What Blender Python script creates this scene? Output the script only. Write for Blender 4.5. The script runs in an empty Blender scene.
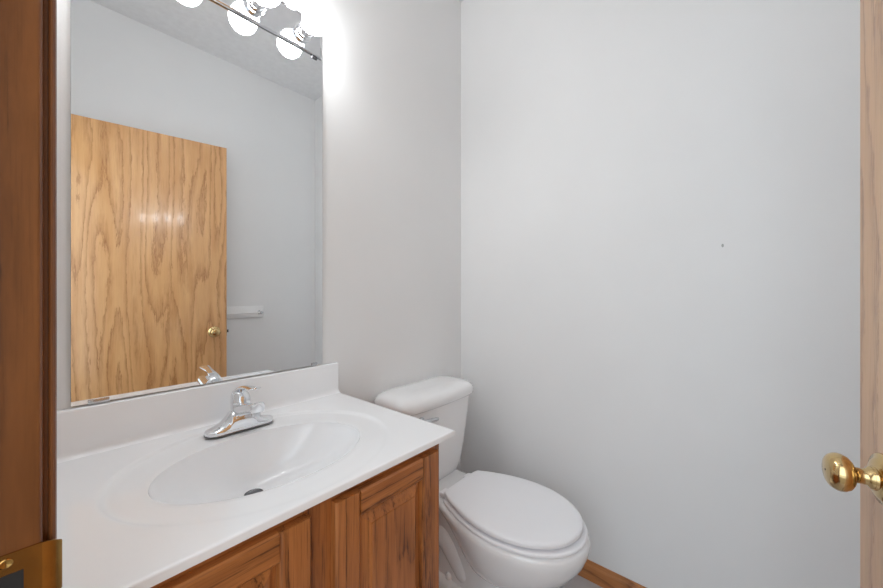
import bpy, bmesh, math, random
from mathutils import Vector, Matrix
random.seed(4)
S = bpy.context.scene
COL = S.collection
PI = math.pi

# ------------------------------------------------------------------ camera
# x runs along the mirror wall towards the toilet, +y towards the mirror wall, z up; camera stands in the doorway
cam = bpy.data.cameras.new('camera')
cam.sensor_width = 36.0
cam.lens = 352.2 / 883 * 36
cam.shift_y = -2.67 / 883
cam.clip_start = 0.02
camo = bpy.data.objects.new('camera', cam)
camo.location = (0, 0, 1.1685)
camo.rotation_euler = (PI / 2, 0, math.radians(40.63 - 90))
COL.objects.link(camo)
S.camera = camo

# ------------------------------------------------------------------ world, lights, exposure
W = bpy.data.worlds.new('world')
S.world = W
W.use_nodes = True
bg = W.node_tree.nodes['Background']
bg.inputs[0].default_value = (0.845, 0.935, 1.0, 1)
bg.inputs[1].default_value = 1.5

def area(name, loc, target, sx, sy, power, color=(1, 1, 1)):
    l = bpy.data.lights.new(name, 'AREA')
    l.shape = 'RECTANGLE'
    l.size, l.size_y, l.energy, l.color = sx, sy, power, color
    o = bpy.data.objects.new(name, l)
    o.location = loc
    o.rotation_euler = (Vector(target) - Vector(loc)).to_track_quat('-Z', 'Y').to_euler()
    COL.objects.link(o)
    return o

area('hall_fill', (-0.75, 0.10, 1.70), (1.0, 0.25, 1.75), 1.5, 1.5, 11, (0.845, 0.935, 1.0))  # added fill light in the unseen hall, brightens the room through the doorway
BULB = 31.0

S.view_settings.view_transform = 'Standard'
S.view_settings.look = 'None'
S.view_settings.gamma = 1
S.view_settings.use_curve_mapping = False
S.view_settings.exposure = 0.0
S.cycles.max_bounces = 14
S.cycles.diffuse_bounces = 8
S.cycles.glossy_bounces = 8
S.cycles.sample_clamp_indirect = 6
S.cycles.use_denoising = True

# ------------------------------------------------------------------ materials
def srgb(r, g, b):
    f = lambda c: (c / 12.92 if c <= 0.04045 else ((c + 0.055) / 1.055) ** 2.4)
    return (f(r / 255), f(g / 255), f(b / 255), 1)

def nmat(name):
    m = bpy.data.materials.new(name)
    m.use_nodes = True
    nt = m.node_tree
    return m, nt, nt.nodes['Principled BSDF']

def plain(name, col, rough=0.5, metal=0.0, spec=0.5, vary=0.0, scale=20, coat=0.0, bump=0.0, bscale=150):
    m, nt, b = nmat(name)
    b.inputs['Roughness'].default_value = rough
    b.inputs['Metallic'].default_value = metal
    b.inputs['Specular IOR Level'].default_value = spec
    b.inputs['Coat Weight'].default_value = coat
    b.inputs['Coat Roughness'].default_value = 0.05
    tc = nt.nodes.new('ShaderNodeTexCoord')
    n = nt.nodes.new('ShaderNodeTexNoise')
    n.inputs['Scale'].default_value = scale
    n.inputs['Detail'].default_value = 3
    nt.links.new(tc.outputs['Object'], n.inputs['Vector'])
    r = nt.nodes.new('ShaderNodeValToRGB')
    r.color_ramp.elements[0].position = 0.3
    r.color_ramp.elements[1].position = 0.7
    r.color_ramp.elements[0].color = tuple(c * (1 - vary) for c in col[:3]) + (1,)
    r.color_ramp.elements[1].color = tuple(min(1, c * (1 + vary)) for c in col[:3]) + (1,)
    nt.links.new(n.outputs['Fac'], r.inputs['Fac'])
    nt.links.new(r.outputs['Color'], b.inputs['Base Color'])
    if bump:
        n2 = nt.nodes.new('ShaderNodeTexNoise')
        n2.inputs['Scale'].default_value = bscale
        n2.inputs['Detail'].default_value = 4
        nt.links.new(tc.outputs['Object'], n2.inputs['Vector'])
        bp = nt.nodes.new('ShaderNodeBump')
        bp.inputs['Strength'].default_value = bump
        bp.inputs['Distance'].default_value = 0.002
        nt.links.new(n2.outputs['Fac'], bp.inputs['Height'])
        nt.links.new(bp.outputs['Normal'], b.inputs['Normal'])
    return m

def oak(name, light, mid, dark, axis='z', freq=5.0, stretch=0.16, bands=9.0, rough=0.3, coat=0.35, offset=(0, 0, 0), pore=0.55, line=0.75, jag=0.5, bumpk=0.12):
    """oak veneer: contour lines of a stretched noise field (cathedrals) + short dark pores along the grain"""
    m, nt, b = nmat(name)
    N, L = nt.nodes.new, nt.links.new
    tc = N('ShaderNodeTexCoord')
    def mapped(fa, fl):
        mp = N('ShaderNodeMapping')
        sc = [fa, fa, fa]
        sc['xyz'.index(axis)] = fl
        mp.inputs['Scale'].default_value = sc
        mp.inputs['Location'].default_value = offset
        L(tc.outputs['Object'], mp.inputs['Vector'])
        return mp
    def noise(mp, detail, rough_=0.5, dist=0.0):
        n = N('ShaderNodeTexNoise')
        n.inputs['Scale'].default_value = 1
        n.inputs['Detail'].default_value = detail
        n.inputs['Roughness'].default_value = rough_
        n.inputs['Distortion'].default_value = dist
        L(mp.outputs[0], n.inputs['Vector'])
        return n.outputs['Fac']
    def math_(op, a, b_=None):
        n = N('ShaderNodeMath')
        n.operation = op
        for i, v in enumerate((a, b_)):
            if v is None: continue
            if isinstance(v, (int, float)): n.inputs[i].default_value = v
            else: L(v, n.inputs[i])
        return n.outputs[0]
    def ramp(f, stops):
        r = N('ShaderNodeValToRGB')
        els = r.color_ramp.elements
        while len(els) < len(stops): els.new(0.5)
        for e, (p, c) in zip(els, stops):
            e.position, e.color = p, c
        L(f, r.inputs['Fac'])
        return r.outputs['Color']
    base = noise(mapped(freq, freq * stretch), 0.6)
    fine = noise(mapped(freq * 11, freq * 1.6), 4, 0.65)
    v = math_('ADD', math_('MULTIPLY', base, bands), math_('MULTIPLY', fine, jag))
    fr = math_('FRACT', v)
    g = lambda x: (x, x, x, 1)
    ring = ramp(fr, [(0.0, g(0.9)), (0.05, g(0.25)), (0.15, g(0.0)), (0.50, g(0.0)), (0.72, g(0.25)), (0.90, g(0.62)), (0.97, g(1))])
    pores = ramp(noise(mapped(330, 9), 2, 0.6), [(0.50, g(0)), (0.66, g(1))])
    tone = noise(mapped(freq * 3, freq * 0.35), 3)
    mx = N('ShaderNodeMix'); mx.data_type = 'RGBA'
    L(ramp(tone, [(0.3, g(0)), (0.7, g(1))]), mx.inputs[0])
    mx.inputs[6].default_value = light
    mx.inputs[7].default_value = mid
    m2 = N('ShaderNodeMix'); m2.data_type = 'RGBA'
    pr = math_('MULTIPLY', math_('ADD', math_('MULTIPLY', ring, 0.7), 0.3), math_('MULTIPLY', pores, pore))
    k = math_('MINIMUM', math_('ADD', math_('MULTIPLY', ring, line), pr), 1.0)
    L(k, m2.inputs[0])
    L(mx.outputs[2], m2.inputs[6])
    m2.inputs[7].default_value = dark
    L(m2.outputs[2], b.inputs['Base Color'])
    b.inputs['Roughness'].default_value = rough
    b.inputs['Coat Weight'].default_value = coat
    b.inputs['Coat Roughness'].default_value = 0.12
    bp = N('ShaderNodeBump')
    bp.inputs['Strength'].default_value = bumpk
    bp.inputs['Distance'].default_value = 0.001
    bp.invert = True
    L(k, bp.inputs['Height'])
    L(bp.outputs['Normal'], b.inputs['Normal'])
    return m

M = {}
M['wall'] = plain('wall_paint', srgb(236, 236, 236), 0.75, spec=0.25, vary=0.012, scale=3, bump=0.10, bscale=240)
M['ceiling'] = plain('ceiling_texture', srgb(236, 236, 237), 0.9, spec=0.1, vary=0.03, scale=30, bump=0.5, bscale=60)
M['floor'] = plain('floor_vinyl', srgb(190, 188, 190), 0.45, vary=0.05, scale=9)
M['hall_floor'] = plain('hall_carpet', srgb(170, 160, 148), 0.95, vary=0.08, scale=120)
M['marble'] = plain('cultured_marble', srgb(245, 246, 248), 0.16, spec=0.5, vary=0.008, scale=6, coat=0.3)
M['porcelain'] = plain('porcelain', srgb(243, 243, 244), 0.10, spec=0.5, vary=0.004, scale=4, coat=0.4)
M['seat'] = plain('seat_plastic', srgb(243, 243, 246), 0.28, spec=0.45, vary=0.004, scale=4)
M['chrome'] = plain('chrome', (0.82, 0.83, 0.85, 1), 0.06, 1.0, vary=0.01)
M['satin'] = plain('satin_metal', (0.62, 0.63, 0.65, 1), 0.22, 1.0, vary=0.01)
M['brass'] = plain('polished_brass', srgb(208, 180, 130), 0.15, 1.0, vary=0.02)
M['brass_worn'] = plain('strike_brass', srgb(176, 138, 80), 0.22, 1.0, vary=0.10, scale=90)
M['dark'] = plain('dark_recess', srgb(35, 33, 33), 0.6, vary=0.05)
M['dark_metal'] = plain('dark_steel', (0.16, 0.16, 0.17, 1), 0.25, 1.0, vary=0.02)  # one even dark grey metal: drain, latch bolt, gasket, upper mirror clips
M['white_paint'] = plain('white_enamel', srgb(246, 246, 246), 0.35, vary=0.01)
M['clear'] = plain('clip_plastic', (0.60, 0.61, 0.62, 1), 0.2, vary=0.01, coat=0.5)
M['mirror'] = plain('silvered_glass', (0.90, 0.915, 0.92, 1), 0.0, 1.0, vary=0.0)
M['edge'] = plain('glass_edge', srgb(70, 78, 78), 0.2, vary=0.03)
LT, MD, DK = srgb(224, 174, 121), srgb(208, 154, 100), srgb(160, 106, 58)
M['door_oak'] = oak('door_oak', LT, MD, DK, 'z', 9.0, 0.095, 9.0, rough=0.30, coat=0.5, offset=(0.3, 1.7, 0.2), pore=0.4, line=0.62, jag=0.9, bumpk=0.35)
CL, CM, CD = srgb(188, 120, 64), srgb(162, 97, 47), srgb(96, 52, 22)
M['cab_v'] = oak('cabinet_oak_upright', CL, CM, CD, 'z', 14, 0.07, 6.0, rough=0.38, coat=0.2, pore=1.0, line=0.46)
M['cab_h'] = oak('cabinet_oak_level', CL, CM, CD, 'x', 14, 0.07, 6.0, rough=0.38, coat=0.2, pore=1.0, line=0.46, offset=(2.3, 0.4, 5.1))
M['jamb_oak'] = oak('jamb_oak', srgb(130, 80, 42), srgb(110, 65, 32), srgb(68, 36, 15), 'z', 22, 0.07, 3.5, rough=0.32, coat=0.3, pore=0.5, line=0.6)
M['base_oak_y'] = oak('baseboard_oak_deep', srgb(196, 132, 78), srgb(178, 114, 62), srgb(122, 72, 38), 'y', 9, 0.10, 6.0, rough=0.35, pore=0.5)
M['base_oak_x'] = oak('baseboard_oak_wide', srgb(196, 132, 78), srgb(178, 114, 62), srgb(122, 72, 38), 'x', 9, 0.10, 6.0, rough=0.35, pore=0.5)

def bulb_mat():
    m, nt, b = nmat('lit_bulb_glass')
    b.inputs['Base Color'].default_value = (0.9, 0.9, 0.9, 1)
    b.inputs['Roughness'].default_value = 0.3
    b.inputs['Emission Color'].default_value = (0.955, 0.985, 1.0, 1)
    b.inputs['Emission Strength'].default_value = BULB
    return m
M['bulb'] = bulb_mat()

# ------------------------------------------------------------------ mesh helpers
def add_box(bm, x0, x1, y0, y1, z0, z1, bev=0.0, seg=2):
    r = bmesh.ops.create_cube(bm, size=1)
    vs = r['verts']
    for v in vs:
        v.co = Vector(((x0 + x1) / 2 + v.co.x * (x1 - x0), (y0 + y1) / 2 + v.co.y * (y1 - y0), (z0 + z1) / 2 + v.co.z * (z1 - z0)))
    if bev:
        es = list({e for v in vs for e in v.link_edges})
        bmesh.ops.bevel(bm, geom=es, offset=bev, segments=seg, affect='EDGES', profile=0.5)

def loft(bm, rings, cap0=True, cap1=True, close=True):
    vr = [[bm.verts.new(p) for p in r] for r in rings]
    n = len(vr[0])
    for a, b in zip(vr, vr[1:]):
        for i in range(n if close else n - 1):
            j = (i + 1) % n
            bm.faces.new((a[i], a[j], b[j], b[i]))
    if cap0: bm.faces.new(vr[0][::-1])
    if cap1: bm.faces.new(vr[-1])
    return vr

def lathe(bm, prof, origin, axis='z', seg=40):
    """prof: (radius, height) pairs from one end to the other"""
    ax = Vector(axis) if not isinstance(axis, str) else Vector({'x': (1, 0, 0), 'y': (0, 1, 0), 'z': (0, 0, 1)}[axis.strip('-')]) * (-1 if axis[0] == '-' else 1)
    ax.normalize()
    u = ax.orthogonal().normalized()
    w = ax.cross(u)
    o = Vector(origin)
    rings = [[o + ax * h + (u * math.cos(2 * PI * i / seg) + w * math.sin(2 * PI * i / seg)) * max(r, 1e-5) for i in range(seg)] for r, h in prof]
    loft(bm, rings)

def tube(bm, pts, rad, seg=14, flat=1.0, up=(0, 0, 1)):
    pts = [Vector(p) for p in pts]
    rs = rad if isinstance(rad, (list, tuple)) else [rad] * len(pts)
    rings = []
    for i, p in enumerate(pts):
        t = (pts[min(i + 1, len(pts) - 1)] - pts[max(i - 1, 0)]).normalized()
        s = t.cross(Vector(up))
        if s.length < 1e-4: s = t.cross(Vector((1, 0, 0)))
        s.normalize()
        n = s.cross(t)
        rings.append([p + s * math.cos(2 * PI * k / seg) * rs[i] + n * math.sin(2 * PI * k / seg) * rs[i] * flat for k in range(seg)])
    loft(bm, rings)

def smoothpath(pts, n=8):
    """Catmull-Rom through points"""
    P = [Vector(p) for p in pts]
    out = []
    for i in range(len(P) - 1):
        a, b, c, d = P[max(i - 1, 0)], P[i], P[i + 1], P[min(i + 2, len(P) - 1)]
        for k in range(n):
            t = k / n
            out.append(0.5 * ((2 * b) + (c - a) * t + (2 * a - 5 * b + 4 * c - d) * t * t + (3 * b - a - 3 * c + d) * t ** 3))
    out.append(P[-1])
    return out

def obj(name, bm, mat, parent=None, smooth=True, angle=40):
    bmesh.ops.recalc_face_normals(bm, faces=bm.faces)
    me = bpy.data.meshes.new(name)
    bm.to_mesh(me)
    bm.free()
    for mm in (mat if isinstance(mat, (list, tuple)) else [mat]):
        me.materials.append(mm)
    if smooth:
        for p in me.polygons: p.use_smooth = True
        try: me.set_sharp_from_angle(angle=math.radians(angle))
        except Exception: pass
    o = bpy.data.objects.new(name, me)
    COL.objects.link(o)
    if parent: o.parent = parent
    return o

def boxobj(name, dims, mat, parent=None, bev=0.0, seg=2):
    bm = bmesh.new()
    add_box(bm, *dims, bev=bev, seg=seg)
    return obj(name, bm, mat, parent)

def struct(o):
    o['kind'] = 'structure'
    return o

def thing(name, label, cat, loc=(0, 0, 0), rotz=0, group=None):
    o = bpy.data.objects.new(name, None)
    COL.objects.link(o)
    o.empty_display_size = 0.05
    o.location = loc
    o.rotation_euler = (0, 0, rotz)
    o['label'] = label
    o['category'] = cat
    if group: o['group'] = group
    return o

# ------------------------------------------------------------------ room shell
D = 1.1343        # mirror wall
L_ = 1.4788       # end wall behind the toilet side
F_ = -0.346       # wall behind the open door
XW = 0.007        # room face of the doorway wall
H_ = 2.695
JY = 0.480        # strike jamb face
HY = -0.296       # hinge jamb face
JX = -0.108       # hall face of the doorway wall
struct(boxobj('floor', (XW - 0.115, L_ + 0.1, F_ - 0.1, D + 0.1, -0.05, 0.0), M['floor']))
struct(boxobj('ceiling', (JX, L_ + 0.1, F_ - 0.1, D + 0.1, H_, H_ + 0.05), M['ceiling']))
struct(boxobj('wall_mirror_side', (JX, L_ + 0.1, D, D + 0.1, 0, H_), M['wall']))
# end wall: paint with one small nail mark
def nail_mark(mat):
    m = mat.copy()
    m.name = 'wall_paint_marked'
    nt = m.node_tree
    b = nt.nodes['Principled BSDF']
    src = b.inputs['Base Color'].links[0].from_socket
    tc = nt.nodes.new('ShaderNodeTexCoord')
    sub = nt.nodes.new('ShaderNodeVectorMath'); sub.operation = 'SUBTRACT'
    sub.inputs[1].default_value = (L_, 0.0525, 1.319)
    nt.links.new(tc.outputs['Object'], sub.inputs[0])
    sc = nt.nodes.new('ShaderNodeVectorMath'); sc.operation = 'MULTIPLY'
    sc.inputs[1].default_value = (1, 1, 0.55)
    nt.links.new(sub.outputs[0], sc.inputs[0])
    ln = nt.nodes.new('ShaderNodeVectorMath'); ln.operation = 'LENGTH'
    nt.links.new(sc.outputs[0], ln.inputs[0])
    lt = nt.nodes.new('ShaderNodeMath'); lt.operation = 'LESS_THAN'
    lt.inputs[1].default_value = 0.0032
    nt.links.new(ln.outputs['Value'], lt.inputs[0])
    mx = nt.nodes.new('ShaderNodeMix'); mx.data_type = 'RGBA'
    nt.links.new(lt.outputs[0], mx.inputs[0])
    nt.links.new(src, mx.inputs[6])
    mx.inputs[7].default_value = srgb(176, 178, 176)
    nt.links.new(mx.outputs[2], b.inputs['Base Color'])
    return m
struct(boxobj('wall_end', (L_, L_ + 0.1, F_ - 0.1, D, 0, H_), nail_mark(M['wall'])))
struct(boxobj('wall_behind_door', (JX, L_, F_ - 0.1, F_, 0, H_), M['wall']))
DH = 2.052        # head jamb underside
bm = bmesh.new()
add_box(bm, JX, XW, JY + 0.018, D, 0, H_)
add_box(bm, JX, XW, F_, HY - 0.018, 0, H_)
add_box(bm, JX, XW, HY - 0.018, JY + 0.018, DH + 0.018, H_)
add_box(bm, JX, XW, D + 0.0, 2.2, 0, H_)
add_box(bm, JX, XW, -2.2, F_ - 0.1, 0, H_)
struct(obj('wall_doorway', bm, M['wall'], smooth=False))
struct(boxobj('floor_hall', (-3.2, XW - 0.115, -2.2, 2.2, -0.05, -0.002), M['hall_floor']))

# baseboards (oak, eased top)
def base_profile(t, h):
    return [(0, 0), (t, 0), (t, h * 0.72), (t * 0.85, h * 0.80), (t * 0.62, h * 0.86), (t * 0.5, h * 0.95), (t * 0.38, h), (0, h)]
def baseboard(name, a, b, inward, mat, t=0.011, h=0.0756):
    a, b, n = Vector(a), Vector(b), Vector(inward)
    bm = bmesh.new()
    loft(bm, [[p + n * q[0] + Vector((0, 0, q[1])) for q in base_profile(t, h)] for p in (a, b)])
    return struct(obj(name, bm, mat, smooth=False))
baseboard('baseboard_end', (L_, F_ + 0.011, 0), (L_, D - 0.011, 0), (-1, 0, 0), M['base_oak_y'])
baseboard('baseboard_mirror_side', (0.700, D, 0), (L_, D, 0), (0, -1, 0), M['base_oak_x'])
baseboard('baseboard_behind_door', (XW + 0.012, F_, 0), (L_, F_, 0), (0, 1, 0), M['base_oak_x'])

# door frame: jambs, stops, casing
def casing_bar(bm, p0, p1, across, out, w=0.057, t=0.0088):
    """moulded casing: bead at the opening side, hollow, thicker back edge"""
    prof = [(0.0035, 0), (0.0035, t * 0.34), (0.0012, t * 0.40), (0.0, t * 0.55), (0.0, t * 0.70), (0.0012, t * 0.90), (0.004, t), (0.0065, t * 0.93), (0.008, t * 0.72), (0.012, t * 0.70), (0.026, t * 0.92), (w - 0.008, t), (w - 0.002, t * 0.9), (w, t * 0.6), (w, 0)]
    loft(bm, [[Vector(p) + Vector(across) * q[0] + Vector(out) * q[1] for q in prof] for p in (p0, p1)])
RV = 0.006
def frame_side(name, y0, sgn):
    """sgn: direction away from the opening"""
    bm = bmesh.new()
    ya, yb = sorted((y0, y0 + sgn * 0.018))
    add_box(bm, JX, XW, ya, yb, 0, DH, bev=0.0036, seg=4)
    f = obj(name, bm, M['jamb_oak'])
    bm = bmesh.new()
    ya, yb = sorted((y0, y0 - sgn * 0.010))
    add_box(bm, -0.075, -0.031, ya, yb, 0, DH, bev=0.002)
    obj('door_stop', bm, M['jamb_oak'], f)
    for xx, out in ((XW, 1), (JX, -1)):
        bm = bmesh.new()
        w = 0.057 if sgn > 0 else 0.040
        casing_bar(bm, (xx, y0 + sgn * RV, 0), (xx, y0 + sgn * RV, DH + RV), (0, sgn, 0), (out, 0, 0), w=w)
        obj('casing', bm, M['jamb_oak'], f, angle=25)
    return struct(f)
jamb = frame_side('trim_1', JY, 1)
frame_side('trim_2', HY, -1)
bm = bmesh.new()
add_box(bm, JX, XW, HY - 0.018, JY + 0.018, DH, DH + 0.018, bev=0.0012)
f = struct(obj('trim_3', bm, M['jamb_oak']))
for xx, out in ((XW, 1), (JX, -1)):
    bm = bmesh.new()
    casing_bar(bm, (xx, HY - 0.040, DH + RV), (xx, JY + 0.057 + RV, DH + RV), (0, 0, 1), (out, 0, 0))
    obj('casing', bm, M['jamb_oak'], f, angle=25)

# strike plate on the near jamb (fixed to the frame: a part of it)
SZ = 0.9140
def strike():
    z0, z1 = SZ - 0.0290, SZ + 0.0290
    h0, h1 = SZ - 0.0120, SZ + 0.0115
    xa, xb, ha, hb = -0.0340, 0.0065, -0.0225, -0.0042
    y = JY - 0.0014
    bm = bmesh.new()
    add_box(bm, xa, ha, y, JY, z0, z1)
    add_box(bm, ha, xb, y, JY, h1, z1)
    add_box(bm, ha, xb, y, JY, z0, h0)
    add_box(bm, hb, xb, y, JY, h0, h1)
    # lip wrapping past the edge of the jamb and in front of the casing
    prof = []
    for k in range(9):
        a = k / 8 * math.radians(62)
        prof.append((xb + 0.0125 * math.sin(a) / math.sin(math.radians(62)), y + 0.0085 * (1 - math.cos(a))))
    outer = [Vector((p[0], p[1], 0)) for p in prof]
    inner = [Vector((p[0] - 0.0004, p[1] + 0.0013, 0)) for p in prof][::-1]
    zl0, zl1 = SZ - 0.0215, z1
    def lip(z, sgn):
        return [p + Vector((0, 0, z - sgn * max(0.0, (p.x - xb) / 0.0125) ** 2 * 0.006)) for p in outer + inner]
    loft(bm, [lip(SZ - 0.027, -1), lip(SZ - 0.018, 0), lip(SZ + 0.018, 0), lip(SZ + 0.0285, 1)])
    s = obj('strike_plate', bm, M['brass_worn'], jamb, angle=30)
    s['label'] = 'brass strike plate screwed to the jamb'
    boxobj('latch_hole', (ha, hb, JY - 0.0006, JY - 0.0001, h0, h1), M['dark'], s)
    for sz in (SZ + 0.0215, SZ - 0.0215):
        bm = bmesh.new()
        lathe(bm, [(0.0042, 0.0), (0.0042, 0.0006), (0.0034, 0.0012), (0.0016, 0.0008), (0.0, 0.0006)], (-0.0140, y, sz), '-y', 24)
        obj('screw', bm, M['brass_worn'], s)
strike()

# ------------------------------------------------------------------ open door on the right
door = thing('door_1', 'open flat oak slab door with brass knobs at right', 'door', (0.0228, -0.2576, 0.009), math.radians(9.93))
door['kind'] = 'structure'
DW = 0.762
slab = boxobj('door_slab', (0, DW, -0.035, 0, 0, 2.028), M['door_oak'], door, bev=0.0012)
KX, KZ = DW - 0.063, 0.9269 - 0.009
def knob(parent, sgn):
    y0 = 0.0 if sgn > 0 else -0.035
    bm = bmesh.new()
    lathe(bm, [(0.0, 0), (0.0325, 0.0), (0.0325, 0.0022), (0.0310, 0.0042), (0.0265, 0.0052), (0.0255, 0.0066), (0.0215, 0.0085), (0.0150, 0.0095), (0.0142, 0.0120)], (KX, y0, KZ), 'y' if sgn > 0 else '-y', 48)
    r = obj('door_knob', bm, M['brass'], parent, angle=50)
    r['label'] = 'polished brass knob'
    bm = bmesh.new()
    lathe(bm, [(0.0135, 0.0100), (0.0135, 0.0140), (0.0105, 0.0160), (0.0095, 0.0210), (0.0098, 0.0260), (0.0120, 0.0280), (0.0168, 0.0298), (0.0212, 0.0332),
               (0.0236, 0.0378), (0.0242, 0.0415), (0.0233, 0.0455), (0.0208, 0.0495), (0.0170, 0.0522), (0.0130, 0.0535), (0.0, 0.0540)], (KX, y0, KZ), 'y' if sgn > 0 else '-y', 48)
    obj('knob_grip', bm, M['brass'], r, angle=60)
    bm = bmesh.new()
    lathe(bm, [(0.0, 0.0536), (0.0013, 0.0536), (0.0013, 0.0542), (0.0, 0.0542)], (KX, y0, KZ), 'y' if sgn > 0 else '-y', 16)
    obj('release_hole', bm, M['dark'], r)
knob(door, 1)
knob(door, -1)
bm = bmesh.new()
add_box(bm, DW - 0.0004, DW + 0.0016, -0.030, -0.005, KZ - 0.028, KZ + 0.028, bev=0.0005)
lt = obj('latch_plate', bm, M['brass'], door)
bm = bmesh.new()
loft(bm, [[(DW + 0.001, -0.024, z), (DW + 0.012, -0.024, z), (DW + 0.0125, -0.020, z), (DW + 0.001, -0.010, z)] for z in (KZ - 0.008, KZ + 0.008)])
obj('latch_bolt', bm, M['dark_metal'], lt)
for hz in (0.20, 1.02, 1.84):
    bm = bmesh.new()
    tube(bm, [(-0.004, -0.041, hz - 0.045), (-0.004, -0.041, hz + 0.045)], 0.006, 14)
    obj('hinge', bm, M['brass'], door)

# ------------------------------------------------------------------ vanity cabinet
vc = thing('vanity_cabinet', 'honey oak vanity cabinet with raised-panel doors under the white sink top', 'cabinet', (0, 0, 0))
CX0, CX1, CF, CT = 0.0140, 0.683, 0.595, 0.7900
bm = bmesh.new()
add_box(bm, CX0, CX0 + 0.012, CF + 0.019, D - 0.004, 0.0, CT)
add_box(bm, CX1 - 0.012, CX1, CF + 0.019, D - 0.004, 0.0, CT)
add_box(bm, CX0 + 0.012, CX1 - 0.012, D - 0.012, D - 0.004, 0.09, CT)
add_box(bm, CX0 + 0.012, CX1 - 0.012, CF + 0.019, D - 0.012, 0.09, 0.102)
obj('cabinet_body', bm, M['cab_v'], vc, smooth=False)
for x0, x1 in ((CX0, CX0 + 0.040), (0.3150, 0.3780), (CX1 - 0.040, CX1)):
    boxobj('face_frame_stile', (x0, x1, CF, CF + 0.019, 0.09, CT), M['cab_v'], vc)
for x0, x1 in ((CX0 + 0.040, 0.3150), (0.3780, CX1 - 0.040)):
    for z0, z1 in ((CT - 0.040, CT), (0.09, 0.130)):
        boxobj('face_frame_rail', (x0, x1, CF + 0.0005, CF + 0.019, z0, z1), M['cab_h'], vc)
boxobj('toe_kick', (CX0 + 0.012, CX1 - 0.012, CF + 0.075, CF + 0.087, 0.0, 0.09), M['cab_h'], vc)

def cab_door(x0, x1, z0, z1, hinge_left):
    yb, yf = CF - 0.0005, CF - 0.0185
    w, hgt = x1 - x0, z1 - z0
    st, rl = 0.057, 0.052
    root = thing_part = None
    # stiles with an eased, profiled inner edge
    def stile(xa, xb, inner):
        bm = bmesh.new()
        e = 0.004
        if inner > 0: pr = [(xa, yb), (xa, yf + e), (xa + e, yf), (xb - 0.006, yf), (xb - 0.0015, yf + 0.0035), (xb, yf + 0.008), (xb, yb)]
        else: pr = [(xa, yb), (xa, yf + 0.008), (xa + 0.0015, yf + 0.0035), (xa + 0.006, yf), (xb - e, yf), (xb, yf + e), (xb, yb)]
        loft(bm, [[(p[0], p[1], z) for p in pr] for z in (z0, z1)])
        return bm
    d = obj('cabinet_door', stile(x0, x0 + st, 1), M['cab_v'], vc, angle=25)
    obj('door_stile', stile(x1 - st, x1, -1), M['cab_v'], d, angle=25)
    for za, zb, inner in ((z0, z0 + rl, 1), (z1 - rl, z1, -1)):
        bm = bmesh.new()
        e = 0.004
        if inner > 0: pr = [(yb, za), (yf + e, za), (yf, za + e), (yf, zb - 0.006), (yf + 0.0035, zb - 0.0015), (yf + 0.008, zb), (yb, zb)]
        else: pr = [(yb, za), (yf + 0.008, za), (yf + 0.0035, za + 0.0015), (yf, za + 0.006), (yf, zb - e), (yf + e, zb), (yb, zb)]
        loft(bm, [[(x, p[0], p[1]) for p in pr] for x in (x0 + st, x1 - st)])
        obj('door_rail', bm, M['cab_h'], d, angle=25)
    bm = bmesh.new()
    xa, xb, za, zb = x0 + st, x1 - st, z0 + rl, z1 - rl
    def ring(i, y): return [(xa + i, y, za + i), (xb - i, y, za + i), (xb - i, y, zb - i), (xa + i, y, zb - i)]
    loft(bm, [ring(-0.003, yb - 0.002), ring(-0.003, yf + 0.0130), ring(0.004, yf + 0.0130), ring(0.026, yf + 0.0032), ring(0.0262, yf + 0.0012), ring(0.0272, yf + 0.0008)])
    obj('raised_panel', bm, M['cab_v'], d, smooth=False)
    return d
cab_door(0.0310, 0.3220, 0.115, 0.7715, True)
cab_door(0.3710, 0.6620, 0.115, 0.7715, False)

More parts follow.
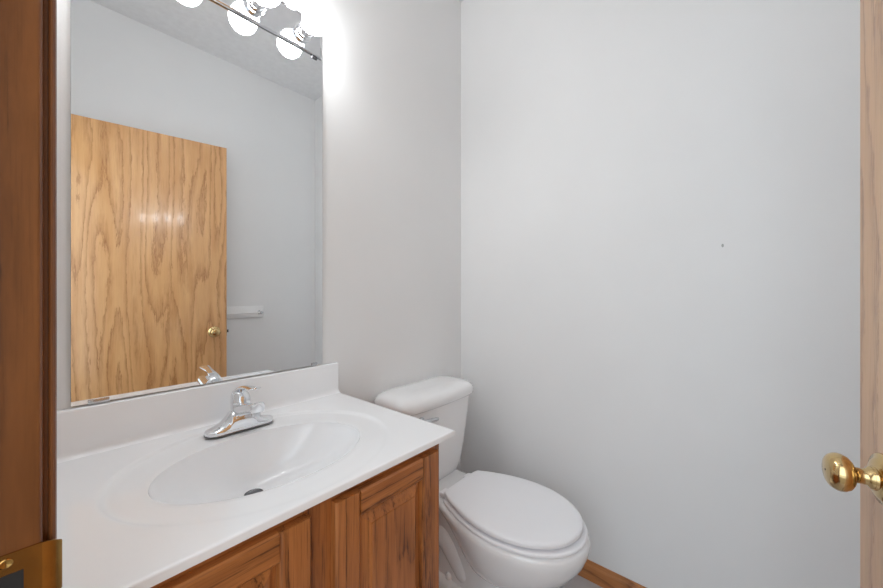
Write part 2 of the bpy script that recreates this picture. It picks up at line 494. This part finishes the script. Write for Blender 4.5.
# ------------------------------------------------------------------ vanity top with integral basin
vt = thing('vanity_sink', 'white cultured marble vanity top with oval basin and backsplash', 'sink', (0, 0, 0))
TX0, TX1, TF, TZ, TH = 0.0165, 0.7250, 0.5746, 0.8043, 0.0140
TB = D - 0.0015
def smooth01(t):
    t = max(0.0, min(1.0, t))
    return t * t * (3 - 2 * t)
BC, BA, BB = (0.3560, 0.8160), 0.217, 0.157     # basin opening
RC, RA, RB = (0.3600, 0.8280), 0.288, 0.243     # shallow outer ring
DC = (0.3500, 0.8975)                           # drain
BD = 0.121
def top_mesh():
    bm = bmesh.new()
    n = 160
    rings = []
    dirs = [(math.cos(2 * PI * i / n), math.sin(2 * PI * i / n)) for i in range(n)]
    # basin, from the drain out
    for s in (0.10, 0.16, 0.24, 0.34, 0.44, 0.54, 0.63, 0.71, 0.78, 0.84, 0.885, 0.92, 0.945, 0.965, 0.98, 0.992, 1.0, 1.012, 1.03):
        k = s ** 1.25
        cx = DC[0] + (BC[0] - DC[0]) * min(1, k)
        cy = DC[1] + (BC[1] - DC[1]) * min(1, k)
        if s <= 1.0:
            z = -BD * (1 - s ** 2.5) ** 0.80 - 0.0045
        else:
            z = -0.0045 + 0.0009 * smooth01((s - 1) / 0.03)
        z = TZ + z
        rings.append([Vector((cx + c * BA * s, cy + d * BB * s, z)) for c, d in dirs])
    # the land between basin and outer ring, then the soft step of the ring, fading out towards the front
    inner = rings[-1]
    def land(d): return -0.0058 * (0.10 + 0.88 * smooth01((d + 0.95) / 1.1))
    for i, p in enumerate(inner): p.z += 0.0036 + land(dirs[i][1])
    for i, r in enumerate(rings[:-1]):
        s_ = (i + 1) / len(rings)
        for p, (c, d) in zip(r, dirs): p.z += (0.0036 + land(d)) * s_ ** 3
    for t in (0.2, 0.45, 0.7, 0.86):
        rings.append([Vector((p.x + (RC[0] + c * RA * 0.94 - p.x) * t, p.y + (RC[1] + d * RB * 0.94 - p.y) * t, TZ + land(d))) for p, (c, d) in zip(inner, dirs)])
    def clampY(y): return max(TF + 0.012, min(TB - 0.036, y))
    for s, z in ((0.940, 1.0), (0.955, 0.96), (0.968, 0.80), (0.980, 0.5), (0.992, 0.2), (1.004, 0.04), (1.016, 0.0)):
        rings.append([Vector((RC[0] + c * RA * s, clampY(RC[1] + d * RB * s), TZ + z * land(d))) for c, d in dirs])
    # out to the rectangle, with a small rounded edge
    def rect(c, d, ins):
        x0, x1, y0, y1 = TX0 + ins, TX1 - ins, TF + ins, TB - ins
        k = 1e9
        ox, oy = RC
        if c > 1e-9: k = min(k, (x1 - ox) / c)
        if c < -1e-9: k = min(k, (x0 - ox) / c)
        if d > 1e-9: k = min(k, (y1 - oy) / d)
        if d < -1e-9: k = min(k, (y0 - oy) / d)
        return ox + c * k, oy + d * k
    # snap the nearest directions to the corners
    cdirs = list(dirs)
    for X, Y in ((TX0, TF), (TX1, TF), (TX1, TB), (TX0, TB)):
        v = Vector((X - RC[0], Y - RC[1])).normalized()
        i = max(range(n), key=lambda q: cdirs[q][0] * v.x + cdirs[q][1] * v.y)
        cdirs[i] = (v.x, v.y)
    for ins, z in ((0.011, 0.0), (0.008, 0.0), (0.003, 0.0), (0.001, -0.0008), (0.0, -0.0030), (0.0, -TH), (0.02, -TH)):
        rings.append([Vector((*rect(c, d, ins), TZ + z)) for c, d in cdirs])
    vr = loft(bm, rings, True, False)
    # underside of the bowl so that the top has thickness
    low = [[Vector((p.x, p.y, TZ - TH)) for p in rings[-1]],
           [Vector((BC[0] + c * BA * 1.09, BC[1] + d * BB * 1.09, TZ - TH)) for c, d in dirs],
           [Vector((BC[0] + c * BA * 0.9, BC[1] + d * BB * 0.9, TZ - 0.10)) for c, d in dirs],
           [Vector((DC[0] + c * 0.08, DC[1] + d * 0.06, TZ - BD - 0.02)) for c, d in dirs]]
    loft(bm, low, False, True)
    bmesh.ops.remove_doubles(bm, verts=bm.verts, dist=1e-6)
    return bm
obj('countertop', top_mesh(), M['marble'], vt, angle=50)
# backsplash with a cove at its foot
bm = bmesh.new()
sp = [(D - 0.0015, TZ - 0.001), (D - 0.037, TZ - 0.003), (D - 0.034, TZ - 0.0004), (D - 0.029, TZ + 0.0014), (D - 0.0245, TZ + 0.0042), (D - 0.0220, TZ + 0.009), (D - 0.0205, TZ + 0.016), (D - 0.0200, 0.9055), (D - 0.0192, 0.9078), (D - 0.0175, 0.9090), (D - 0.0015, 0.9090)]
loft(bm, [[(x, p[0], p[1]) for p in sp] for x in (TX0, TX0 + 0.001, TX1 - 0.0015, TX1)])
obj('backsplash', bm, M['marble'], vt, angle=50)
bm = bmesh.new()
zd = TZ - BD - 0.0035
lathe(bm, [(0.0, -0.002), (0.0210, -0.002), (0.0210, 0.0018), (0.0195, 0.0026), (0.0165, 0.0012), (0.0150, -0.0005), (0.0, -0.0005)], (DC[0], DC[1], zd - 0.0005), 'z', 40)
dr = obj('drain_flange', bm, M['dark_metal'], vt, angle=50)
bm = bmesh.new()
lathe(bm, [(0.0, 0.0), (0.0150, 0.0), (0.0160, 0.0030), (0.0140, 0.0042), (0.0, 0.0052)], (DC[0], DC[1], zd - 0.0008), 'z', 40)
obj('drain_stopper', bm, M['dark_metal'], dr, angle=50)

# ------------------------------------------------------------------ faucet
fa = thing('faucet', 'chrome single-lever faucet standing behind the oval basin', 'faucet', (0.3660, 1.0240, TZ))
# escutcheon: two low wings rising into the body, sections along x
def interp(tab, x):
    for (a, va), (b, vb) in zip(tab, tab[1:]):
        if a <= x <= b:
            t = (x - a) / (b - a)
            return va + (vb - va) * (t * t * (3 - 2 * t) if len(tab) < 4 else t)
    return tab[-1][1] if x > tab[-1][0] else tab[0][1]
bm = bmesh.new()
rings = []
xs = [-0.083 + 0.166 * i / 64 for i in range(65)]
for x in xs:
    ax = abs(x)
    end = max(0.0, 1 - max(0.0, (ax - 0.056) / 0.0271) ** 2) ** 0.5
    hw = max(0.0006, 0.0268 * end)
    hh = interp([(0, 0.054), (0.016, 0.053), (0.026, 0.048), (0.036, 0.036), (0.046, 0.024), (0.056, 0.0175), (0.066, 0.0145), (0.076, 0.0125), (0.083, 0.009)], ax)
    top_w = interp([(0, 0.95), (0.03, 0.85), (0.05, 0.62), (0.083, 0.62)], ax)
    ring = [Vector((x, -hw, 0.0)), Vector((x, -hw, min(hh, 0.0075)))]
    m = 14
    for k in range(m + 1):
        a = PI * k / m
        yy = -math.cos(a) * hw * (0.97)
        zz = min(hh, 0.0075) + (hh - min(hh, 0.0075)) * (math.sin(a) ** (0.55 if ax < 0.03 else 0.9))
        ring.append(Vector((x, yy, zz)))
    ring += [Vector((x, hw, min(hh, 0.0075))), Vector((x, hw, 0.0))]
    rings.append(ring)
loft(bm, rings)
obj('faucet_base', bm, M['chrome'], fa, angle=50)
# dark gasket line under the base
bm = bmesh.new()
loft(bm, [[Vector((math.copysign(0.056, c) + 0.0282 * c if True else 0, 0.0282 * s, z)) for c, s in [(math.cos(2 * PI * i / 64 + 0.01), math.sin(2 * PI * i / 64 + 0.01)) for i in range(64)]] for z in (-0.0008, 0.0006)])
obj('gasket', bm, M['dark_metal'], fa)
# spout: flattened rounded bar rising a little towards the basin
bm = bmesh.new()
def spout_ring(y, zc, w, h, tilt=0.0):
    out = []
    for i in range(28):
        a = 2 * PI * i / 28
        c, s = math.cos(a), math.sin(a)
        e = 0.62
        out.append(Vector((w * math.copysign(abs(c) ** e, c), y + tilt * s, zc + h * math.copysign(abs(s) ** e, s))))
    return out
loft(bm, [spout_ring(0.012, 0.044, 0.0210, 0.019), spout_ring(-0.020, 0.0500, 0.0205, 0.0175), spout_ring(-0.050, 0.0600, 0.0190, 0.0150), spout_ring(-0.080, 0.0680, 0.0178, 0.0135),
          spout_ring(-0.1000, 0.0730, 0.0170, 0.0130), spout_ring(-0.1120, 0.0758, 0.0166, 0.0128), spout_ring(-0.1145, 0.0764, 0.0152, 0.0112)])
sp_ = obj('spout', bm, M['chrome'], fa, angle=60)
bm = bmesh.new()
lathe(bm, [(0.0, 0.0), (0.0098, 0.0), (0.0105, 0.001), (0.0105, 0.010), (0.0, 0.010)], (0, -0.1000, 0.0530), 'z', 28)
obj('aerator', bm, M['satin'], sp_)
# body collar and dome
bm = bmesh.new()
lathe(bm, [(0.0, 0.045), (0.0235, 0.045), (0.0238, 0.0620), (0.0228, 0.0640), (0.0228, 0.0655), (0.0240, 0.0665), (0.0242, 0.0715), (0.0236, 0.0785), (0.0216, 0.0860), (0.0182, 0.0925), (0.0135, 0.0970), (0.0072, 0.0995), (0.0, 0.1002)], (0, 0, 0), 'z', 44)
obj('cartridge_dome', bm, M['chrome'], fa, angle=40)
# lever: curved blade sweeping from the dome up and out over the spout
bm = bmesh.new()
path = smoothpath([(0, 0.018, 0.080), (0, 0.009, 0.0965), (0, -0.014, 0.1085), (0, -0.048, 0.1150), (0, -0.080, 0.1185), (0, -0.102, 0.1215)], 8)
N_ = len(path)
rings = []
for i, p in enumerate(path):
    t = i / (N_ - 1)
    tg = (path[min(i + 1, N_ - 1)] - path[max(i - 1, 0)]).normalized()
    nn = Vector((1, 0, 0)).cross(tg)
    w = 0.0190 - 0.0085 * smooth01(t * 1.6) + 0.0035 * smooth01((t - 0.55) / 0.35)
    w *= max(0.25, min(1, (1 - t) / 0.06) ** 0.5)
    th = 0.0060 - 0.0032 * t
    rings.append([p + Vector((1, 0, 0)) * w * math.cos(2 * PI * k / 18) + nn * th * math.sin(2 * PI * k / 18) for k in range(18)])
loft(bm, rings)
obj('lever_handle', bm, M['chrome'], fa, angle=60)

# ------------------------------------------------------------------ mirror
MX0, MX1, MZ0, MZ1 = 0.0574, 0.6694, 0.9135, 1.9800
mr = thing('wall_mirror', 'frameless wall mirror in clips above the white backsplash', 'mirror', (0, 0, 0))
bm = bmesh.new()
add_box(bm, MX0, MX1, D - 0.0065, D - 0.0015, MZ0, MZ1)
for f in bm.faces:
    f.material_index = 0 if f.normal.y < -0.5 else 1
g = obj('mirror_glass', bm, [M['mirror'], M['edge']], mr, smooth=False)
def clip(x, z, up, w, mat):
    bm = bmesh.new()
    y0 = D - 0.0015
    s = 1 if up else -1
    z0, z1 = sorted((z - s * 0.0022, z + s * 0.0080))
    add_box(bm, x - w / 2, x + w / 2, y0 - 0.0078, y0 - 0.0054, z0, z1, bev=0.0008)
    za, zb = sorted((z - s * 0.0022, z - s * 0.0003))
    add_box(bm, x - w / 2, x + w / 2, y0 - 0.0060, y0, za, zb)
    c = obj('mirror_clip', bm, mat, mr)
    return c
clip(0.1020, MZ0, True, 0.036, M['satin'])
clip(0.6380, MZ0, True, 0.020, M['satin'])
clip(0.6380, MZ1, False, 0.020, M['dark_metal'])
clip(0.1350, MZ1, False, 0.020, M['dark_metal'])

# ------------------------------------------------------------------ vanity light
FX0, FX1, FZ0, FZ1 = 0.0560, 0.6660, 1.9812, 2.0990
vl = thing('vanity_light', 'chrome four-globe vanity light bar mounted above the mirror', 'lamp', (0, D, 0))
bm = bmesh.new()
def fr(i, y): return [(FX0 + i, y, FZ0 + i), (FX1 - i, y, FZ0 + i), (FX1 - i, y, FZ1 - i), (FX0 + i, y, FZ1 - i)]
loft(bm, [fr(0, -0.0005), fr(0, -0.0105), fr(0.0012, -0.0140), fr(0.0040, -0.0158), fr(0.0065, -0.0150), fr(0.0085, -0.0128)])
obj('light_bar', bm, M['chrome'], vl, smooth=False)
for bx in (0.1364, 0.2888, 0.4412, 0.5936):
    bz = 2.0365
    bm = bmesh.new()
    lathe(bm, [(0.0, 0.0128), (0.0300, 0.0128), (0.0300, 0.0160), (0.0270, 0.0172), (0.0262, 0.0260), (0.0275, 0.0268), (0.0275, 0.0300), (0.0255, 0.0310), (0.0225, 0.0460), (0.0205, 0.0480), (0.0, 0.0480)], (bx, 0, bz), '-y', 40)
    so = obj('socket_cup', bm, M['chrome'], vl, angle=35)
    bm = bmesh.new()
    R = 0.0405
    prof = [(0.0, 0.0460), (0.0150, 0.0465), (0.0165, 0.0520)]
    for k in range(3, 25):
        a = PI * k / 24
        prof.append((R * math.sin(a), 0.0925 - R * math.cos(a)))
    prof = [p for p in prof if p[0] >= 0]
    lathe(bm, prof, (bx, 0, bz), '-y', 40)
    bo = obj('globe_bulb', bm, M['bulb'], so, angle=80)
    bo['label'] = 'lit white globe bulb'

# ------------------------------------------------------------------ toilet
TC = 1.1000
toi = thing('toilet', 'white two-piece toilet with closed lid beside the vanity', 'toilet', (TC, D, 0))
toi.scale = (1, 1, 1.012)
# local: x across, -y forward (use f = forward distance from wall)
def egg(yb, yf, hw, yw, z, hb=None, n=64, eb=2.4):
    """closed outline: rounded nose at yf, widest at yw, squarer back at yb with half width hb"""
    hb = hw if hb is None else hb
    pts = []
    h = n // 2
    for i in range(h + 1):            # right side from back centre to nose, angle-parameterised
        t = i / h
        if t < 0.12:
            u = t / 0.12
            pts.append((hb * u * 0.97, yb + (0.004 * u * u)))
        elif t < 0.50:
            u = (t - 0.12) / 0.38
            s = math.sin(u * PI / 2)
            y = yb + 0.004 + (yw - yb - 0.004) * u
            pts.append((hb * 0.97 + (hw - hb * 0.97) * (s ** 0.9), y))
        else:
            a = (t - 0.50) / 0.50 * PI / 2
            pts.append((hw * math.cos(a) ** 0.94 if a < PI / 2 - 1e-6 else 0.0, yw + (yf - yw) * math.sin(a)))
    full = pts + [(-x, y) for x, y in pts[-2:0:-1]]
    return [Vector((x, -y, z)) for x, y in full]
bm = bmesh.new()
def eggs(levels): return [egg(b, f, w, yw, z, hb) for z, b, f, w, yw, hb in levels]
# the bowl itself: z, back, nose, half width, widest at, back half width
loft(bm, eggs([
    (0.196, 0.350, 0.600, 0.080, 0.47, 0.025),
    (0.204, 0.335, 0.626, 0.104, 0.48, 0.030),
    (0.214, 0.318, 0.652, 0.126, 0.49, 0.036),
    (0.228, 0.305, 0.678, 0.141, 0.50, 0.040),
    (0.250, 0.290, 0.704, 0.154, 0.51, 0.046),
    (0.285, 0.272, 0.737, 0.168, 0.515, 0.058),
    (0.320, 0.258, 0.762, 0.1785, 0.52, 0.076),
    (0.346, 0.250, 0.772, 0.1835, 0.525, 0.094),
    (0.360, 0.246, 0.775, 0.1850, 0.525, 0.106),
    (0.375, 0.244, 0.774, 0.1840, 0.525, 0.108),
    (0.3835, 0.247, 0.768, 0.1785, 0.525, 0.105),
    (0.3855, 0.254, 0.756, 0.1690, 0.525, 0.100)]))
# pedestal
loft(bm, eggs([
    (0.000, 0.150, 0.585, 0.112, 0.44, 0.105),
    (0.012, 0.148, 0.588, 0.114, 0.44, 0.107),
    (0.030, 0.150, 0.582, 0.110, 0.44, 0.104),
    (0.060, 0.155, 0.575, 0.102, 0.44, 0.096),
    (0.110, 0.150, 0.575, 0.096, 0.45, 0.084),
    (0.160, 0.145, 0.580, 0.092, 0.45, 0.070),
    (0.200, 0.140, 0.585, 0.090, 0.45, 0.062),
    (0.260, 0.125, 0.560, 0.080, 0.44, 0.058),
    (0.355, 0.090, 0.520, 0.070, 0.42, 0.062)]))
# deck behind the bowl that carries the tank
loft(bm, eggs([
    (0.335, 0.060, 0.330, 0.082, 0.22, 0.085),
    (0.345, 0.045, 0.345, 0.106, 0.22, 0.108),
    (0.358, 0.038, 0.355, 0.120, 0.22, 0.122),
    (0.374, 0.037, 0.356, 0.124, 0.22, 0.125),
    (0.3815, 0.041, 0.350, 0.120, 0.22, 0.121),
    (0.3842, 0.050, 0.340, 0.110, 0.22, 0.112)]))
# trapway bulges and the stepped foot on both sides
for sx in (-1, 1):
    tp = smoothpath([(sx * 0.050, -0.40, 0.10), (sx * 0.054, -0.36, 0.14), (sx * 0.054, -0.31, 0.19), (sx * 0.050, -0.255, 0.222), (sx * 0.044, -0.215, 0.19), (sx * 0.042, -0.195, 0.11), (sx * 0.042, -0.19, 0.02)], 6)
    tube(bm, tp, [0.030 + 0.016 * min(1, i / 6) for i in range(len(tp))], 16)
loft(bm, [[Vector((x * (1 - k), -(0.30 + y * (1 - 0.6 * k)), z)) for x, y in [(0.122 * math.copysign(abs(math.cos(a)) ** 0.6, math.cos(a)), 0.150 * math.copysign(abs(math.sin(a)) ** 0.6, math.sin(a))) for a in [2 * PI * i / 40 for i in range(40)]]] for z, k in ((0, 0), (0.075, 0.0), (0.092, 0.03), (0.102, 0.10), (0.106, 0.2))])
obj('bowl', bm, M['porcelain'], toi, angle=60)
for sx in (-1, 1):
    bm = bmesh.new()
    lathe(bm, [(0.0, 0.0), (0.0135, 0.0), (0.0135, 0.010), (0.0115, 0.017), (0.0065, 0.0205), (0.0, 0.0215)], (sx * 0.090, -0.305, 0.103), 'z', 24)
    obj('bolt_cap', bm, M['porcelain'], toi, angle=60)

def slab_egg(levels, mat, name, parent, **k):
    bm = bmesh.new()
    loft(bm, [egg(b, f, w, yw, z, hb) for z, b, f, w, yw, hb in levels])
    return obj(name, bm, mat, parent, angle=45)
# seat ring (its opening hidden under the lid, still a ring)
bm = bmesh.new()
outer = [(0.3870, 0.292, 0.762, 0.1770, 0.530, 0.112), (0.3880, 0.289, 0.766, 0.1805, 0.530, 0.115), (0.3930, 0.288, 0.768, 0.1820, 0.530, 0.116), (0.3975, 0.290, 0.766, 0.1800, 0.530, 0.114), (0.3992, 0.294, 0.761, 0.1755, 0.530, 0.110)]
inner_ = [(0.3992, 0.345, 0.690, 0.115, 0.520, 0.075), (0.3870, 0.345, 0.690, 0.115, 0.520, 0.075)]
rr = [egg(b, f, w, yw, z, hb) for z, b, f, w, yw, hb in outer + inner_]
loft(bm, rr + [rr[0]], False, False)
bmesh.ops.remove_doubles(bm, verts=bm.verts, dist=1e-6)
obj('seat', bm, M['seat'], toi, angle=50)
slab_egg([(0.4075, 0.300, 0.738, 0.1600, 0.530, 0.100), (0.4075, 0.291, 0.748, 0.1730, 0.530, 0.110), (0.4085, 0.288, 0.752, 0.1765, 0.530, 0.107), (0.4160, 0.287, 0.753, 0.1775, 0.530, 0.108), (0.4205, 0.2880, 0.751, 0.1760, 0.530, 0.1070),
          (0.4230, 0.291, 0.746, 0.1715, 0.530, 0.104), (0.4238, 0.297, 0.736, 0.1620, 0.530, 0.098), (0.4246, 0.312, 0.705, 0.130, 0.530, 0.085), (0.4250, 0.36, 0.640, 0.08, 0.52, 0.05)], M['seat'], 'lid', toi)
for sx in (-1, 1):
    bm = bmesh.new()
    add_box(bm, sx * 0.075 - 0.020, sx * 0.075 + 0.020, -0.288, -0.258, 0.3858, 0.4060, bev=0.006, seg=3)
    obj('seat_hinge', bm, M['seat'], toi, angle=50)

# tank and its lid
def rrect(cx, f0, f1, hx, z, r, bow=0.0, n=12):
    """rounded rectangle f0..f1 from the wall, front bowed forward by bow in the middle"""
    pts = []
    r = min(r, hx * 0.98, (f1 - f0) / 2 * 0.98)
    for (sx, fy, a0) in ((1, f1, 0), (-1, f1, 90), (-1, f0, 180), (1, f0, 270)):
        for k in range(n + 1):
            a = math.radians(a0 + 90 * k / n)
            px = cx + sx * (hx - r) + r * math.cos(a)
            py = (fy - r if fy == f1 else fy + r) + r * math.sin(a)
            pts.append((px, py))
    # extra points along the straight front for the bow
    out = []
    for i, (a, b) in enumerate(zip(pts, pts[1:] + pts[:1])):
        out.append(a)
        if i % (n + 1) == n:
            for k in range(1, 8):
                out.append((a[0] + (b[0] - a[0]) * k / 8, a[1] + (b[1] - a[1]) * k / 8))
    mid = (f0 + f1) / 2
    return [Vector((x, -(y + (bow * (1 - ((x - cx) / hx) ** 2) if y > mid else 0)), z)) for x, y in out]
bm = bmesh.new()
def rrl(levels): return [rrect(0, f0, f1, hx, z, r, bow) for z, f0, f1, hx, r, bow in levels]
loft(bm, rrl([(0.371, 0.050, 0.150, 0.120, 0.045, 0.004), (0.375, 0.040, 0.165, 0.138, 0.05, 0.006), (0.388, 0.032, 0.178, 0.154, 0.05, 0.008), (0.425, 0.028, 0.184, 0.168, 0.048, 0.010), (0.50, 0.025, 0.189, 0.180, 0.045, 0.011),
              (0.60, 0.022, 0.194, 0.195, 0.042, 0.012), (0.690, 0.020, 0.198, 0.208, 0.040, 0.012), (0.700, 0.020, 0.198, 0.209, 0.040, 0.012)]))
obj('tank', bm, M['porcelain'], toi, angle=50)
bm = bmesh.new()
loft(bm, rrl([(0.7005, 0.014, 0.200, 0.212, 0.045, 0.014), (0.7020, 0.010, 0.207, 0.221, 0.050, 0.014), (0.7070, 0.008, 0.211, 0.226, 0.052, 0.014), (0.7200, 0.007, 0.212, 0.229, 0.052, 0.014), (0.7310, 0.008, 0.210, 0.228, 0.052, 0.014),
              (0.7410, 0.011, 0.205, 0.223, 0.052, 0.013), (0.7490, 0.016, 0.196, 0.214, 0.052, 0.012), (0.7550, 0.024, 0.182, 0.199, 0.050, 0.010), (0.7590, 0.038, 0.162, 0.172, 0.045, 0.007), (0.7605, 0.065, 0.138, 0.12, 0.035, 0.003)]))
obj('tank_lid', bm, M['porcelain'], toi, angle=50)
bm = bmesh.new()
lathe(bm, [(0.0, 0.0), (0.0150, 0.0), (0.0150, 0.004), (0.0120, 0.0075), (0.0070, 0.009), (0.0070, 0.017), (0.0, 0.018)], (-0.135, -0.202, 0.668), '-y', 28)
tube(bm, smoothpath([(-0.140, -0.218, 0.668), (-0.120, -0.222, 0.6675), (-0.085, -0.224, 0.664), (-0.055, -0.222, 0.659)], 6), [0.0062] * 12 + [0.0062, 0.0064, 0.0066, 0.0066, 0.006, 0.0052, 0.003], 14)
fl = obj('flush_lever', bm, M['satin'], toi, angle=50)
fl['label'] = 'chrome flush lever'

# ------------------------------------------------------------------ towel bar behind the door (seen in the mirror)
tb = thing('towel_bar', 'white towel bar on the wall behind the open oak door, seen in mirror', 'towel bar', (0.84, F_, 1.027))
bm = bmesh.new()
add_box(bm, -0.235, 0.235, 0.0005, 0.016, -0.040, 0.040, bev=0.003)
obj('mounting_board', bm, M['white_paint'], tb)
for sx in (-1, 1):
    bm = bmesh.new()
    lathe(bm, [(0.0, 0.0155), (0.0135, 0.0155), (0.0135, 0.019), (0.0095, 0.022), (0.0080, 0.038), (0.0105, 0.041), (0.0105, 0.056), (0.008, 0.058), (0.0, 0.058)], (sx * 0.205, 0, -0.006), 'y', 28)
    obj('bar_post', bm, M['satin'], tb, angle=40)
bm = bmesh.new()
tube(bm, [(-0.205, 0.048, -0.006), (0.205, 0.048, -0.006)], 0.0062, 18)
obj('bar', bm, M['white_paint'], tb)
